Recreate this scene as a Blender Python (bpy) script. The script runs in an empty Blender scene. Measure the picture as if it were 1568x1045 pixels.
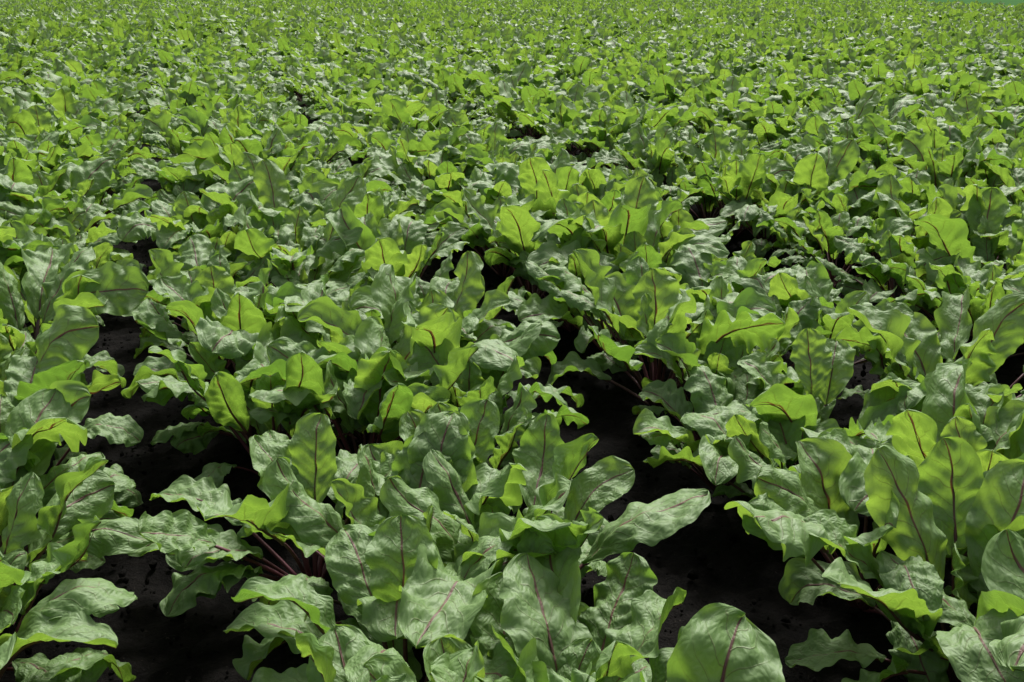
import bpy, math, random
import numpy as np
from mathutils import Vector, noise

random.seed(7)
scene = bpy.context.scene
R = math.radians

# ------------------------------------------------------------------ layout
ROW_AZ = R(18.25)
RD = (-math.sin(ROW_AZ), math.cos(ROW_AZ))   # along rows
RN = (math.cos(ROW_AZ), math.sin(ROW_AZ))    # across rows
SP = 1.42
ROW0 = 0.40

# ------------------------------------------------------------------ node helpers
def nn(nt, typ, **kw):
    n = nt.nodes.new(typ)
    for k, v in kw.items():
        setattr(n, k, v)
    return n

def val(nt, sock, v):
    if isinstance(v, bpy.types.NodeSocket):
        nt.links.new(v, sock)
    else:
        sock.default_value = v

def M(nt, op, a, b=None, c=None, clamp=False):
    n = nn(nt, 'ShaderNodeMath', operation=op)
    n.use_clamp = clamp
    val(nt, n.inputs[0], a)
    if b is not None: val(nt, n.inputs[1], b)
    if c is not None: val(nt, n.inputs[2], c)
    return n.outputs[0]

def MR(nt, v, a, b, c=0.0, d=1.0, smooth=True):
    n = nn(nt, 'ShaderNodeMapRange')
    n.interpolation_type = 'SMOOTHSTEP' if smooth else 'LINEAR'
    val(nt, n.inputs[0], v)
    for i, x in enumerate((a, b, c, d)): val(nt, n.inputs[1 + i], x)
    return n.outputs[0]

def MIX(nt, f, a, b):
    n = nn(nt, 'ShaderNodeMix', data_type='RGBA')
    val(nt, n.inputs[0], f)
    val(nt, n.inputs[6], a if isinstance(a, bpy.types.NodeSocket) else (*a, 1))
    val(nt, n.inputs[7], b if isinstance(b, bpy.types.NodeSocket) else (*b, 1))
    return n.outputs[2]

# ------------------------------------------------------------------ leaf material
def leaf_material(detail):
    m = bpy.data.materials.new("beet_leaf" if detail else "beet_leaf_far"); m.use_nodes = True
    nt = m.node_tree; nt.nodes.clear()
    out = nn(nt, 'ShaderNodeOutputMaterial')
    uv = nn(nt, 'ShaderNodeUVMap', uv_map='UVMap')
    sep = nn(nt, 'ShaderNodeSeparateXYZ'); nt.links.new(uv.outputs[0], sep.inputs[0])
    att = nn(nt, 'ShaderNodeAttribute', attribute_name='leaf')
    ac = nn(nt, 'ShaderNodeSeparateXYZ'); nt.links.new(att.outputs['Vector'], ac.inputs[0])
    hue, red, stem = ac.outputs[0], ac.outputs[1], ac.outputs[2]
    blot = att.outputs['Alpha']
    oi = nn(nt, 'ShaderNodeObjectInfo')
    geo = nn(nt, 'ShaderNodeNewGeometry')
    back = geo.outputs['Backfacing']
    u, v = sep.outputs[0], sep.outputs[1]
    au = M(nt, 'ABSOLUTE', u)
    mid = MR(nt, au, 0.014, 0.044, 1.0, 0.0)
    g = 1.0 if detail else 1.02
    top_d, top_l = (0.056 * g, 0.146 * g, 0.030), (0.142 * g, 0.275 * g, 0.042)
    c = MIX(nt, hue, top_d, top_l)
    c = MIX(nt, M(nt, 'MULTIPLY', oi.outputs['Random'], 0.20), c, (0.16, 0.25, 0.055))
    c = MIX(nt, M(nt, 'MULTIPLY', blot, 0.45), c, (0.16, 0.275, 0.055))
    sick = MR(nt, red, 1.2, 1.5)
    tcol = MIX(nt, hue, (0.18, 0.35, 0.035), (0.37, 0.56, 0.06))
    if detail:
        ph = M(nt, 'MULTIPLY_ADD', v, 8.0, M(nt, 'MULTIPLY', au, -1.9))
        ph = M(nt, 'ADD', ph, M(nt, 'MULTIPLY', M(nt, 'GREATER_THAN', u, 0.0), 0.45))
        fr = M(nt, 'ABSOLUTE', M(nt, 'SUBTRACT', M(nt, 'FRACT', ph), 0.5))
        sv = MR(nt, fr, 0.0, 0.06, 1.0, 0.0)
        sv = M(nt, 'MULTIPLY', sv, MR(nt, au, 0.25, 0.95, 1.0, 0.12))
        mp = nn(nt, 'ShaderNodeVectorMath', operation='MULTIPLY'); nt.links.new(uv.outputs[0], mp.inputs[0]); mp.inputs[1].default_value = (6.5, 19, 1)
        vo = nn(nt, 'ShaderNodeTexVoronoi', feature='DISTANCE_TO_EDGE', voronoi_dimensions='2D'); vo.inputs['Scale'].default_value = 1.0
        nt.links.new(mp.outputs[0], vo.inputs['Vector'])
        net = MR(nt, vo.outputs[0], 0.0, 0.12, 0.0, 1.0)
        inet = M(nt, 'SUBTRACT', 1.0, net)
        c = MIX(nt, M(nt, 'MULTIPLY', inet, 0.12), c, (0.14, 0.24, 0.08))
        veinc = MIX(nt, red, (0.20, 0.30, 0.11), (0.14, 0.12, 0.05))
        c = MIX(nt, M(nt, 'MULTIPLY', sv, 0.5), c, veinc)
        tcol = MIX(nt, M(nt, 'MULTIPLY', sv, 0.65), tcol, (0.10, 0.12, 0.01))
        tcol = MIX(nt, M(nt, 'MULTIPLY', inet, 0.22), tcol, (0.12, 0.25, 0.01))
        under = MIX(nt, M(nt, 'MULTIPLY', sv, 0.5), (0.13, 0.22, 0.065), (0.14, 0.12, 0.06))
        h = MR(nt, vo.outputs[0], 0.0, 0.5)
        h = M(nt, 'MULTIPLY', h, 0.9)
        h = M(nt, 'SUBTRACT', h, M(nt, 'MULTIPLY', sv, 0.7))
        h = M(nt, 'SUBTRACT', h, M(nt, 'MULTIPLY', mid, 0.8))
        bp = nn(nt, 'ShaderNodeBump'); bp.inputs['Strength'].default_value = 0.5; bp.inputs['Distance'].default_value = 0.0021
        nt.links.new(h, bp.inputs['Height'])
    else:
        rgb = nn(nt, 'ShaderNodeRGB'); rgb.outputs[0].default_value = (0.13, 0.215, 0.065, 1); under = rgb.outputs[0]
    c = MIX(nt, M(nt, 'MULTIPLY', sick, 0.85), c, MIX(nt, blot, (0.34, 0.26, 0.05), (0.22, 0.24, 0.05)))
    midc = MIX(nt, MR(nt, red, 0.25, 0.85), (0.22, 0.28, 0.12), (0.20, 0.045, 0.07))
    c = MIX(nt, mid, c, midc)
    under = MIX(nt, mid, under, (0.14, 0.07, 0.045))
    c = MIX(nt, back, c, under)
    tcol = MIX(nt, mid, tcol, (0.11, 0.03, 0.01))
    c = MIX(nt, stem, c, MIX(nt, red, (0.045, 0.016, 0.014), (0.085, 0.014, 0.024)))
    pb = nn(nt, 'ShaderNodeBsdfPrincipled')
    nt.links.new(c, pb.inputs['Base Color'])
    nt.links.new(MR(nt, back, 0, 1, 0.28, 0.6, False), pb.inputs['Roughness'])
    pb.inputs['Specular IOR Level'].default_value = 0.62
    tr = nn(nt, 'ShaderNodeBsdfTranslucent'); nt.links.new(tcol, tr.inputs[0])
    if detail:
        nt.links.new(bp.outputs[0], pb.inputs['Normal'])
    mx = nn(nt, 'ShaderNodeMixShader')
    nt.links.new(M(nt, 'MULTIPLY', M(nt, 'SUBTRACT', 1.0, stem), 0.33 if detail else 0.27), mx.inputs[0])
    nt.links.new(pb.outputs[0], mx.inputs[1]); nt.links.new(tr.outputs[0], mx.inputs[2])
    nt.links.new(mx.outputs[0], out.inputs[0])
    return m

LEAF = leaf_material(True)
LEAF_FAR = leaf_material(False)

# ------------------------------------------------------------------ leaf geometry
def make_leaf(rng, base=(0, 0, 0), az=0.0, tilt=0.5, P=0.18, L=0.22, W=0.14, bend=1.0,
              roll=0.0, twist=0.0, azb=0.0, cup=0.5, ruf=1.0, hue=0.5, red=0.5, nL=44, nW=16, pb=0.25, k=None, zmin=0.012, ns=6, calm=1.0):
    nP = 9 if nL > 30 else 4
    pos = np.array(base, float)
    C, T, S, N = [], [], [], []
    wv1, wv2, wv3 = rng.uniform(0, 6.28, 3)
    wamp = rng.uniform(0.06, 0.33) * calm
    pa = rng.uniform(-0.25, 0.25) * calm
    ramp = rng.uniform(0.0, 0.26) * calm
    def frame(th, a, rl):
        t = np.array([math.sin(th) * math.cos(a), math.sin(th) * math.sin(a), math.cos(th)])
        n = np.array([-math.cos(th) * math.cos(a), -math.cos(th) * math.sin(a), math.sin(th)])
        s = np.cross(t, n)
        c, sn = math.cos(rl), math.sin(rl)
        return t, c * s + sn * n, c * n - sn * s
    total = nP + nL
    for i in range(total + 1):
        if i <= nP:
            q = i / nP
            th = tilt + pb * q; a = az + pa * q * 0.6; rl = roll * q; ds = P / nP; v = 0
        else:
            v = (i - nP) / nL
            th = tilt + pb + bend * (v ** 1.3) + wamp * math.sin(wv1 + 7.5 * v) * min(1, v * 3)
            a = az + pa * 0.6 + azb * v * v + 0.12 * math.sin(wv2 + 5 * v) * v
            rl = roll + twist * v + ramp * math.sin(wv3 + 6 * v) * v; ds = L / nL
        t, s, n = frame(th, a, rl)
        if i > 0:
            pos = pos + t * ds
        C.append(pos.copy()); T.append(t); S.append(s); N.append(n)
    C = np.array(C); S = np.array(S); N = np.array(N)
    verts, uvs, cols, faces = [], [], [], []
    rp = rng.uniform(0.0036, 0.0052) * (L / 0.22) ** 0.5
    for i in range(0, total + 1, 1):
        if i <= nP:
            r = rp * (1.35 - 0.45 * i / nP); off = 0
        else:
            v = (i - nP) / nL
            r = rp * (0.85 * (1 - v) ** 1.1 + 0.07); off = -r * 0.8 - 0.0003
        for j in range(ns):
            a = 2 * math.pi * j / ns
            verts.append(C[i] + S[i] * math.cos(a) * r + N[i] * (math.sin(a) * r * 0.85 + off))
            uvs.append((0, 0)); cols.append((hue, min(red, 1), 1 if i <= nP + 1 else (0.8 if red > 0.5 else 0.3), 0))
    for i in range(total):
        for j in range(ns):
            a, b = i * ns + j, i * ns + (j + 1) % ns
            faces.append((a, b, b + ns, a + ns))
    o = len(verts)
    vv = np.linspace(0, 1, nL + 1)
    shp = rng.uniform(0.55, 0.85)
    wprof = (np.clip(vv, 1e-4, 1) ** shp) * (np.clip(1 - vv, 0, 1) ** rng.uniform(0.42, 0.55))
    wprof = wprof / wprof.max() * W * 0.5
    wprof = np.maximum(wprof, 0.0025)
    uu = np.linspace(-1, 1, nW + 1)
    V, U = np.meshgrid(vv, uu, indexing='ij')
    k = k or rng.uniform(2.6, 5.0)
    side = np.where(U > 0, 1.0, 0.0)
    p1, p2, p3, p4, p5, p6 = rng.uniform(0, 6.28, 6)
    sc = np.abs(U) ** 2
    edge = 1 + sc * (0.040 * np.sin(2 * np.pi * k * 0.5 * V + p1 + side * p2) + 0.012 * np.sin(2 * np.pi * 7.3 * V + p3 + side * p4)
                  + 0.006 * np.sin(2 * np.pi * 15 * V + p5 + side * p6))
    Wd = wprof[:, None] * edge
    au = np.abs(U)
    kap = cup * (1 + 0.45 * np.sin(2 * np.pi * 1.1 * V + p4)) * np.ones_like(V)
    kap = np.where(np.abs(kap) < 0.05, 0.05, kap)
    X = Wd * np.sin(kap * U) / kap
    Z = Wd * (1 - np.cos(kap * U)) / kap
    env = np.sin(np.pi * np.clip(V, 0, 1)) ** 0.6
    A = ruf * 0.0108 * (W / 0.13)
    Z += A * au ** 1.9 * np.sin(2 * np.pi * k * V + p5 + side * (p2 + 1.6) + 0.9 * au + 1.2 * np.sin(7 * V + p1)) * env
    Z += A * 0.24 * au ** 2.6 * np.sin(2 * np.pi * k * 2.1 * V + p6 + side * p3) * env
    X += A * 0.2 * au ** 2 * np.sin(2 * np.pi * k * V + p5 + 1.5 + side * (p2 + 1.6)) * env * np.sign(U)
    ph = V * 8.0 - au * 1.9 + side * 0.45
    frq = np.abs((ph % 1.0) - 0.5) * 2
    pil = 0.5 - 0.5 * np.cos(np.pi * frq)
    pam = rng.uniform(0.0026, 0.0060)
    Z += pam * (W / 0.13) * pil * env * (1 - 0.4 * au) * np.clip(au * 5, 0, 1)
    lump = np.sin(13 * V + 3.1 * U + p1) * np.sin(5 * U - 9 * V + p3) + 0.6 * np.sin(27 * V - 4 * U + p2) * np.sin(10 * U + 9 * V + p6)
    Z += 0.0040 * (W / 0.13) * lump
    Z += 0.004 * np.clip(au * 6, 0, 1)
    P3 = C[nP:, None, :] + S[nP:, None, :] * X[..., None] + N[nP:, None, :] * Z[..., None]
    verts = np.vstack([np.array(verts), P3.reshape(-1, 3)])
    Uw = U + 0.02 * np.sin(9 * V + p2) + 0.012 * np.sin(23 * V + p4)
    Vw = V + 0.018 * np.sin(6 * U + 14 * V + p1) + 0.01 * np.sin(13 * U + p6)
    uvs = uvs + list(zip((Uw + 0.0).ravel(), Vw.ravel()))
    bl = np.clip(0.5 + 0.28 * lump + 0.3 * (au - 0.5) + rng.uniform(-.3, .3), 0, 1)
    cc = np.stack([np.full(bl.size, hue), np.full(bl.size, red), np.zeros(bl.size), bl.ravel()], 1)
    cols = np.vstack([np.array(cols), cc])
    w1 = nW + 1
    for i in range(nL):
        for j in range(nW):
            a = o + i * w1 + j
            faces.append((a, a + w1, a + w1 + 1, a + 1))
    lo = verts[:, 2] < zmin
    verts[lo, 2] = zmin + (verts[lo, 2] - zmin) * 0.06
    return verts, faces, uvs, cols

def build(name, leaves, link=None, mat=LEAF):
    vs, fs, us, cs = [], [], [], []
    o = 0
    for v, f, u, c in leaves:
        vs.append(v); fs.append(np.array(f) + o); us += u; cs.append(c); o += len(v)
    vs = np.vstack(vs); fs = np.vstack(fs)
    me = bpy.data.meshes.new(name)
    me.vertices.add(len(vs)); me.vertices.foreach_set('co', vs.ravel().astype(np.float32))
    me.loops.add(fs.size); me.loops.foreach_set('vertex_index', fs.ravel().astype(np.int32))
    me.polygons.add(len(fs))
    me.polygons.foreach_set('loop_start', np.arange(0, fs.size, 4, dtype=np.int32))
    me.update(calc_edges=True)
    uvl = me.uv_layers.new(name='UVMap')
    ua = np.array(us, np.float32)[fs.ravel()]
    uvl.data.foreach_set('uv', ua.ravel())
    ca = me.attributes.new('leaf', 'FLOAT_COLOR', 'POINT')
    cc = np.vstack(cs).astype(np.float32)
    ca.data.foreach_set('color', cc.ravel())
    me.polygons.foreach_set('use_smooth', np.ones(len(fs), bool))
    me.materials.append(mat)
    me.validate()
    ob = bpy.data.objects.new(name, me)
    (link or scene.collection).objects.link(ob)
    return ob

def plant_leaves(rng, n=17, size=1.0, nL=44, nW=16, ns=6, low=True):
    out = []
    a0 = rng.uniform(0, 6.28)
    spread = rng.uniform(28, 43)
    for i in range(n):
        t = (i + rng.uniform(-0.4, 0.4)) / (n - 1); t = min(max(t, 0), 1)
        az = a0 + i * 2.39996 + rng.uniform(-0.45, 0.45)
        tilt = R(3 + spread * t ** 0.9 + rng.uniform(-7, 8))
        P = size * (0.125 + 0.14 * t ** 0.7 + rng.uniform(-0.035, 0.035))
        L = size * (0.175 + 0.10 * math.sin(math.pi * min(1, t * 0.85 + 0.12)) + rng.uniform(-0.05, 0.045))
        W = L * rng.uniform(0.45, 0.61)
        bend = R(rng.uniform(10, 75) + 75 * t * rng.uniform(0.2, 1.1))
        if rng.random() < 0.30: bend = R(rng.uniform(-5, 28))
        hue = float(np.clip(0.70 - 0.6 * t + rng.uniform(-0.3, 0.3), 0, 1))
        red = float(rng.random())
        if t > 0.6 and rng.random() < 0.05: red = 2.0
        r0 = 0.012 * size
        out.append(make_leaf(rng, base=(r0 * math.cos(az), r0 * math.sin(az), 0.0), az=az, tilt=tilt, P=P, L=L, W=W, bend=bend,
                   roll=rng.normal(0, 0.3), twist=rng.normal(0, 0.4), azb=rng.normal(0, 0.4),
                   cup=rng.choice([rng.uniform(0.2, 1.2), rng.uniform(-1.2, -0.1)], p=[0.5, 0.5]),
                   ruf=rng.uniform(0.6, 1.7), hue=hue, red=red, pb=R(rng.uniform(0, 22)), nL=nL, nW=nW, ns=ns))
    if low:
        for i in range(int(rng.integers(3, 6))):
            az = rng.uniform(0, 6.28)
            L = size * rng.uniform(0.15, 0.22)
            out.append(make_leaf(rng, base=(0.012 * math.cos(az), 0.012 * math.sin(az), 0.0), az=az, tilt=R(rng.uniform(40, 56)), P=size * rng.uniform(0.12, 0.19), L=L,
                   W=L * rng.uniform(0.48, 0.62), bend=R(rng.uniform(50, 110)), roll=rng.normal(0, 0.3), twist=rng.normal(0, 0.4), azb=rng.normal(0, 0.4),
                   cup=rng.uniform(-1.2, 0.8), ruf=rng.uniform(0.7, 1.7), hue=float(rng.uniform(0, 0.4)), red=float(rng.random()), pb=R(rng.uniform(0, 22)), nL=nL, nW=nW, ns=ns))
    return out

# ------------------------------------------------------------------ individually modelled foreground plants
# leaf spec: az deg (0=+x, 90=away), tilt, P, L, W, bend, cup, roll, hue, red
HERO = [
    ((-0.14, 2.10), 31, [
        (112, 3, .22, .20, .125, 12, .35, 0.0, .45, .45), (62, 12, .21, .215, .135, 22, .3, 0.1, .25, .98),
        (140, 8, .20, .21, .105, 25, .5, .2, .75, .3), (20, 25, .2, .2, .12, 70, -.5, -.2, .4, .3),
        (-20, 42, .22, .25, .13, 75, -.6, 0, .3, .9), (-55, 40, .2, .22, .12, 60, .6, .2, .5, .7),
        (-95, 28, .2, .21, .12, 95, -.4, 0, .45, .2), (-130, 38, .2, .23, .14, 80, -.5, .2, .3, .4),
        (165, 38, .2, .24, .13, 85, -.5, 0, .4, .3), (85, 20, .18, .2, .11, 70, .4, 0, .5, .4)]),
    ((-0.47, 2.02), 32, [
        (186, 50, .17, .27, .115, 48, .5, .25, .35, .5), (165, 42, .2, .27, .13, 70, .4, 0, .3, .9),
        (215, 46, .15, .25, .12, 85, -.5, .1, .2, .4), (80, 6, .2, .22, .12, 25, .6, .1, .55, .4),
        (120, 18, .2, .22, .12, 60, -.4, 0, .6, .3), (-40, 26, .18, .22, .14, 75, -.4, 0, .25, .3),
        (-80, 40, .14, .2, .12, 80, -.5, .2, .3, .5), (20, 20, .2, .2, .11, 50, .5, 0, .7, .3),
        (-150, 35, .16, .2, .12, 70, .5, 0, .5, .6)]),
    ((-0.20, 1.55), 33, [
        (95, 4, .20, .22, .13, 30, .4, 0, .3, .5), (130, 16, .2, .22, .13, 60, -.4, .1, .4, .3),
        (170, 38, .18, .24, .13, 75, .5, 0, .35, .4), (40, 24, .2, .22, .13, 70, -.5, 0, .4, .5),
        (0, 40, .2, .24, .13, 70, .5, 0, .25, .8), (-60, 30, .18, .2, .12, 70, .5, 0, .5, .4), (-130, 32, .18, .2, .12, 70, -.4, 0, .5, .4)]),
    ((0.86, 2.55), 34, [
        (100, 5, .24, .21, .12, 15, .5, 0, .8, .5), (60, 10, .23, .2, .12, 40, .6, .1, .7, .4),
        (190, 32, .22, .26, .13, 85, -.5, 0, .3, .5), (225, 36, .2, .24, .13, 80, -.5, .2, .25, .4),
        (270, 28, .2, .22, .13, 80, -.4, 0, .3, .4), (320, 30, .2, .22, .12, 70, .5, 0, .4, .7),
        (10, 30, .2, .24, .13, 70, .5, 0, .35, .4), (140, 18, .22, .2, .12, 60, .5, 0, .6, .3), (245, 50, .16, .2, .12, 60, -.5, 0, .2, .6)]),
]
for (hx, hy), seed, specs in HERO:
    rg = np.random.default_rng(seed)
    lv = []
    for az, ti, P, L, W, be, cu, ro, hu, re_ in specs:
        a = R(az)
        lv.append(make_leaf(rg, base=(0.014 * math.cos(a), 0.014 * math.sin(a), 0), az=a, tilt=R(ti), P=P, L=L, W=W, bend=R(be), roll=ro, twist=rg.normal(0, 0.2),
                  azb=rg.normal(0, .2), cup=cu, ruf=rg.uniform(.7, 1.4), hue=hu, red=re_, pb=R(8), nL=60, nW=20, calm=0.6))
    ob = build("beet_plant", lv + plant_leaves(rg, n=5, nL=52, nW=18, low=True))
    ob.location = (hx, hy, 0)

# ------------------------------------------------------------------ field points
rng = np.random.default_rng(21)
groups = {'near': [], 'mid': [], 'far': []}
NV = {'near': 22, 'mid': 12, 'far': 8}
def right_edge(y): return 21.0 + (y - 45) * 0.11
for r in range(-40, 60):
    for ln in (-0.37, 0.0, 0.37):
        s = -3.0 + rng.uniform(0, 0.3)
        while s < 105:
            step = 0.345 if s < 25 else 0.52
            s += step * rng.uniform(0.7, 1.3)
            yy = RN[1] * (ROW0 + r * SP) + RD[1] * s
            f = min(1, max(0, (3.4 - yy) / 1.5))
            l2, sh = ln * 0.94, 0.0
            if r == 0: l2 = ln * (0.96 - 0.42 * f); sh = -0.04 * f
            if r == 1: sh = -0.09 * f - 0.02
            if r == -1: sh = 0.10 * f + 0.06
            n = ROW0 + r * SP + l2 + sh + rng.normal(0, 0.03) + 0.035 * math.sin(s * 0.5 + r * 2)
            x = RN[0] * n + RD[0] * s; y = RN[1] * n + RD[1] * s
            sc = rng.uniform(0.76, 1.20)
            rot = (rng.normal(0, 0.06), rng.normal(0, 0.06), rng.uniform(0, 6.28))
            pick = rng.random()
            if y < 0.55 or y > 85: continue
            if abs(x) > 0.60 * y + 1.6: continue
            if x > right_edge(y) + 0.5 * math.sin(y): continue
            if any((x - h[0][0]) ** 2 + (y - h[0][1]) ** 2 < 0.24 ** 2 for h in HERO): continue
            if s > 25: sc *= 1.2
            if ln == 0: sc *= 1.10
            if y < 2.6: sc = min(sc, 1.04)
            g = 'near' if y < 8 else ('mid' if y < 18 else 'far')
            groups[g].append(((x, y, 0.0), rot, sc, int(pick * NV[g])))

def scatter(name, data, col):
    pts, rots, scl, idx = zip(*data)
    me = bpy.data.meshes.new(name)
    me.from_pydata(pts, [], [])
    a = me.attributes.new('rot', 'FLOAT_VECTOR', 'POINT'); a.data.foreach_set('vector', np.array(rots, np.float32).ravel())
    a = me.attributes.new('scl', 'FLOAT', 'POINT'); a.data.foreach_set('value', np.array(scl, np.float32))
    a = me.attributes.new('idx', 'INT', 'POINT'); a.data.foreach_set('value', np.array(idx, np.int32))
    ob = bpy.data.objects.new(name, me); scene.collection.objects.link(ob)
    ng = bpy.data.node_groups.new(name + "_scatter", 'GeometryNodeTree')
    ng.interface.new_socket('Geometry', in_out='INPUT', socket_type='NodeSocketGeometry')
    ng.interface.new_socket('Geometry', in_out='OUTPUT', socket_type='NodeSocketGeometry')
    gi = ng.nodes.new('NodeGroupInput'); go = ng.nodes.new('NodeGroupOutput')
    ci = ng.nodes.new('GeometryNodeCollectionInfo'); ci.inputs[0].default_value = col
    ci.inputs['Separate Children'].default_value = True; ci.inputs['Reset Children'].default_value = True
    ip = ng.nodes.new('GeometryNodeInstanceOnPoints'); ip.inputs['Pick Instance'].default_value = True
    def attr(nm, t):
        n = ng.nodes.new('GeometryNodeInputNamedAttribute'); n.data_type = t; n.inputs[0].default_value = nm
        return [o for o in n.outputs if o.enabled][0]
    ng.links.new(gi.outputs[0], ip.inputs['Points']); ng.links.new(ci.outputs[0], ip.inputs['Instance'])
    ng.links.new(attr('idx', 'INT'), ip.inputs['Instance Index'])
    ng.links.new(attr('scl', 'FLOAT'), ip.inputs['Scale'])
    er = ng.nodes.new('FunctionNodeEulerToRotation'); ng.links.new(attr('rot', 'FLOAT_VECTOR'), er.inputs[0])
    ng.links.new(er.outputs[0], ip.inputs['Rotation'])
    ng.links.new(ip.outputs[0], go.inputs[0])
    md = ob.modifiers.new('scatter', 'NODES'); md.node_group = ng
    return ob

field = bpy.data.objects.new("beet_field", None); scene.collection.objects.link(field)
for g, (nl, nw, ns, mat, seed) in {'near': (56, 18, 6, LEAF, 500), 'mid': (24, 8, 4, LEAF, 200), 'far': (12, 4, 3, LEAF_FAR, 300)}.items():
    col = bpy.data.collections.new("beet_plant_variants_" + g)
    for i in range(NV[g]):
        rg = np.random.default_rng(seed + i)
        build("beet_plant_variant", plant_leaves(rg, n=int(rg.integers(12, 16)), nL=nl, nW=nw, ns=ns), link=col, mat=mat)
    ob = scatter("beet_plants_" + g, groups[g], col); ob.parent = field
    print(g, len(groups[g]))

# ------------------------------------------------------------------ ground
def soil_material():
    m = bpy.data.materials.new("dark_soil"); m.use_nodes = True
    nt = m.node_tree; pb = nt.nodes['Principled BSDF']
    tc = nn(nt, 'ShaderNodeTexCoord')
    n1 = nn(nt, 'ShaderNodeTexNoise'); n1.inputs['Scale'].default_value = 22; n1.inputs['Detail'].default_value = 7; n1.inputs['Roughness'].default_value = 0.7
    nt.links.new(tc.outputs['Object'], n1.inputs['Vector'])
    n2 = nn(nt, 'ShaderNodeTexNoise'); n2.inputs['Scale'].default_value = 160; n2.inputs['Detail'].default_value = 2
    nt.links.new(tc.outputs['Object'], n2.inputs['Vector'])
    c = MIX(nt, MR(nt, n1.outputs[0], 0.3, 0.75), (0.003, 0.0027, 0.0025), (0.008, 0.007, 0.0063))
    c = MIX(nt, MR(nt, n2.outputs[0], 0.70, 0.75, 0, 0.5), c, (0.07, 0.06, 0.05))
    nt.links.new(c, pb.inputs['Base Color']); pb.inputs['Roughness'].default_value = 0.9
    pb.inputs['Specular IOR Level'].default_value = 0.05
    bp = nn(nt, 'ShaderNodeBump'); bp.inputs['Strength'].default_value = 0.9; bp.inputs['Distance'].default_value = 0.03
    nt.links.new(n1.outputs[0], bp.inputs['Height']); nt.links.new(bp.outputs[0], pb.inputs['Normal'])
    return m
SOIL = soil_material()
def axis(lo, hi, step, far):
    mid = list(np.arange(lo, hi, step)); left = []; right = []
    d = step; p = lo
    while p > -far: d *= 1.25; p -= d; left.append(p)
    d = step; p = hi
    while p < far: right.append(p); d *= 1.25; p += d
    return np.array(left[::-1] + mid + right)
xs = axis(-2.2, 2.2, 0.022, 1500); ys = axis(1.0, 5.2, 0.022, 1500)
gv = []
for y in ys:
    for x in xs:
        z = 0
        if -6 < x < 6 and -2 < y < 12:
            z = 0.014 * noise.noise(Vector((x * 6, y * 6, 0))) + 0.013 * noise.noise(Vector((x * 19, y * 19, 3))) + 0.011 * noise.noise(Vector((x * 45, y * 45, 5)))
            n = (RN[0] * x + RN[1] * y - ROW0) / SP
            z += 0.012 * math.cos(2 * math.pi * n) - 0.012
        gv.append((x, y, z))
nx, ny = len(xs), len(ys)
gf = [(j * nx + i, j * nx + i + 1, (j + 1) * nx + i + 1, (j + 1) * nx + i) for j in range(ny - 1) for i in range(nx - 1)]
me = bpy.data.meshes.new("ground"); me.from_pydata(gv, [], gf)
me.polygons.foreach_set('use_smooth', np.ones(len(gf), bool)); me.materials.append(SOIL)
scene.collection.objects.link(bpy.data.objects.new("ground", me))

# soil clods and crumbs
cl_v, cl_f = [], []
rng = np.random.default_rng(11)
ico = [(0, 0, 1), (0.894, 0, 0.447), (0.276, 0.851, 0.447), (-0.724, 0.526, 0.447), (-0.724, -0.526, 0.447), (0.276, -0.851, 0.447),
       (0.724, 0.526, -0.447), (-0.276, 0.851, -0.447), (-0.894, 0, -0.447), (-0.276, -0.851, -0.447), (0.724, -0.526, -0.447), (0, 0, -1)]
icf = [(0,1,2),(0,2,3),(0,3,4),(0,4,5),(0,5,1),(1,6,2),(2,7,3),(3,8,4),(4,9,5),(5,10,1),(2,6,7),(3,7,8),(4,8,9),(5,9,10),(1,10,6),(6,11,7),(7,11,8),(8,11,9),(9,11,10),(10,11,6)]
for i in range(9000):
    y = rng.uniform(1.0, 6.5); x = rng.uniform(-0.62 * y - 0.3, 0.62 * y + 0.3)
    s = min(0.002 + rng.exponential(0.0028), 0.014)
    o = len(cl_v); q = rng.uniform(0.6, 1.3, (12, 1)); P = np.array(ico) * q * s * rng.uniform(0.7, 1.2, (1, 3))
    P += (x, y, -0.010 + s * 0.2)
    cl_v += [tuple(p) for p in P]; cl_f += [(a + o, b + o, c + o) for a, b, c in icf]
me = bpy.data.meshes.new("soil_clods"); me.from_pydata(cl_v, [], cl_f); me.materials.append(SOIL)
scene.collection.objects.link(bpy.data.objects.new("soil_clods", me))

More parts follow.
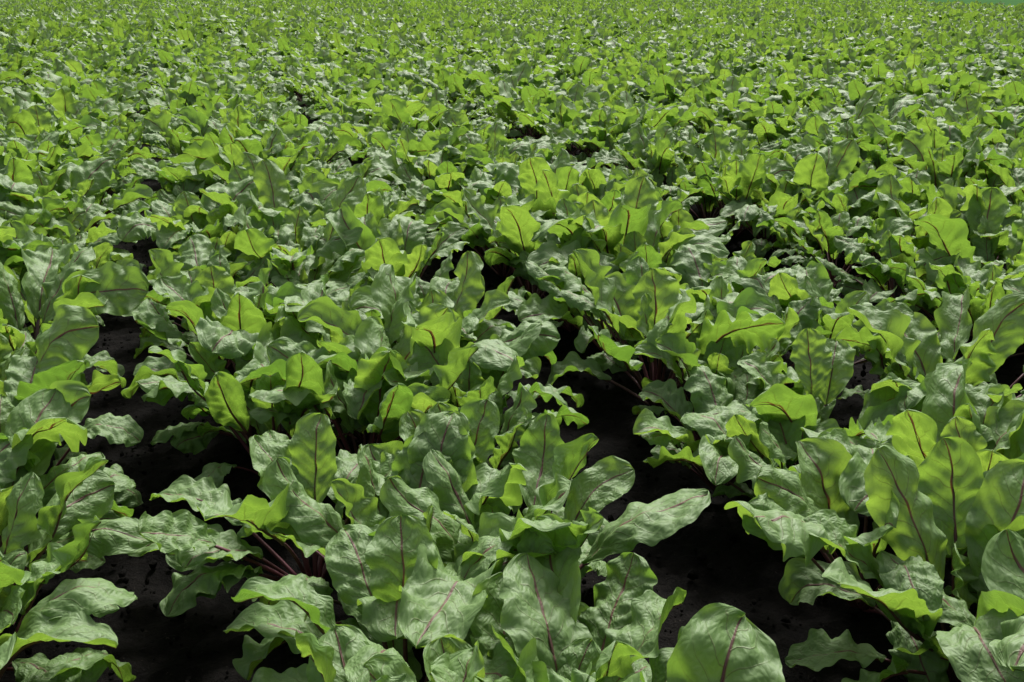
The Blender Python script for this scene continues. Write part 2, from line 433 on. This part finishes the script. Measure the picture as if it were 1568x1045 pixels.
# neighbouring crop
m = bpy.data.materials.new("distant_crop"); m.use_nodes = True; nt = m.node_tree; pb = nt.nodes['Principled BSDF']
tc = nn(nt, 'ShaderNodeTexCoord'); n1 = nn(nt, 'ShaderNodeTexNoise'); n1.inputs['Scale'].default_value = 0.6; n1.inputs['Detail'].default_value = 8
nt.links.new(tc.outputs['Object'], n1.inputs['Vector'])
nt.links.new(MIX(nt, n1.outputs[0], (0.035, 0.085, 0.030), (0.05, 0.11, 0.040)), pb.inputs['Base Color']); pb.inputs['Roughness'].default_value = 1.0
pb.inputs['Specular IOR Level'].default_value = 0.0
gv = [(22.3, 30, 0.1), (600, 30, 0.1), (600, 900, 0.1), (-600, 900, 0.1), (-600, 88, 0.1), (27.3, 88, 0.1)]
me = bpy.data.meshes.new("distant_field"); me.from_pydata(gv, [], [(0, 1, 2, 5), (5, 2, 3, 4)]); me.materials.append(m)
scene.collection.objects.link(bpy.data.objects.new("distant_field", me))

# ------------------------------------------------------------------ light
SUN_EL, SUN_AZ = R(52), R(16)     # azimuth measured from +Y towards +X
w = bpy.data.worlds.new("World"); scene.world = w; w.use_nodes = True
nt = w.node_tree; bg = nt.nodes['Background']
sk = nn(nt, 'ShaderNodeTexSky', sky_type='NISHITA'); sk.sun_disc = False
sk.sun_elevation = SUN_EL; sk.sun_rotation = SUN_AZ; sk.dust_density = 7.0; sk.air_density = 0.8
hs = nn(nt, 'ShaderNodeHueSaturation'); hs.inputs['Saturation'].default_value = 0.5; hs.inputs['Value'].default_value = 1.25
nt.links.new(sk.outputs[0], hs.inputs['Color'])
nt.links.new(hs.outputs[0], bg.inputs[0]); bg.inputs[1].default_value = 0.15
sl = bpy.data.lights.new("sun", 'SUN'); sl.energy = 5.0; sl.angle = R(14); sl.color = (1.0, 0.985, 0.95)
so = bpy.data.objects.new("sun", sl); scene.collection.objects.link(so)
d = Vector((math.sin(SUN_AZ) * math.cos(SUN_EL), math.cos(SUN_AZ) * math.cos(SUN_EL), math.sin(SUN_EL)))
so.rotation_euler = d.to_track_quat('Z', 'Y').to_euler()

# ------------------------------------------------------------------ camera
cd = bpy.data.cameras.new("camera"); cd.lens = 35; cd.sensor_width = 36; cd.clip_end = 4000; cd.clip_start = 0.05
co = bpy.data.objects.new("camera", cd); scene.collection.objects.link(co)
co.location = (0, 0, 1.35); co.rotation_euler = (R(90 - 19.7), 0, 0)
scene.camera = co
scene.view_settings.view_transform = 'Standard'; scene.view_settings.look = 'None'; scene.view_settings.exposure = 0
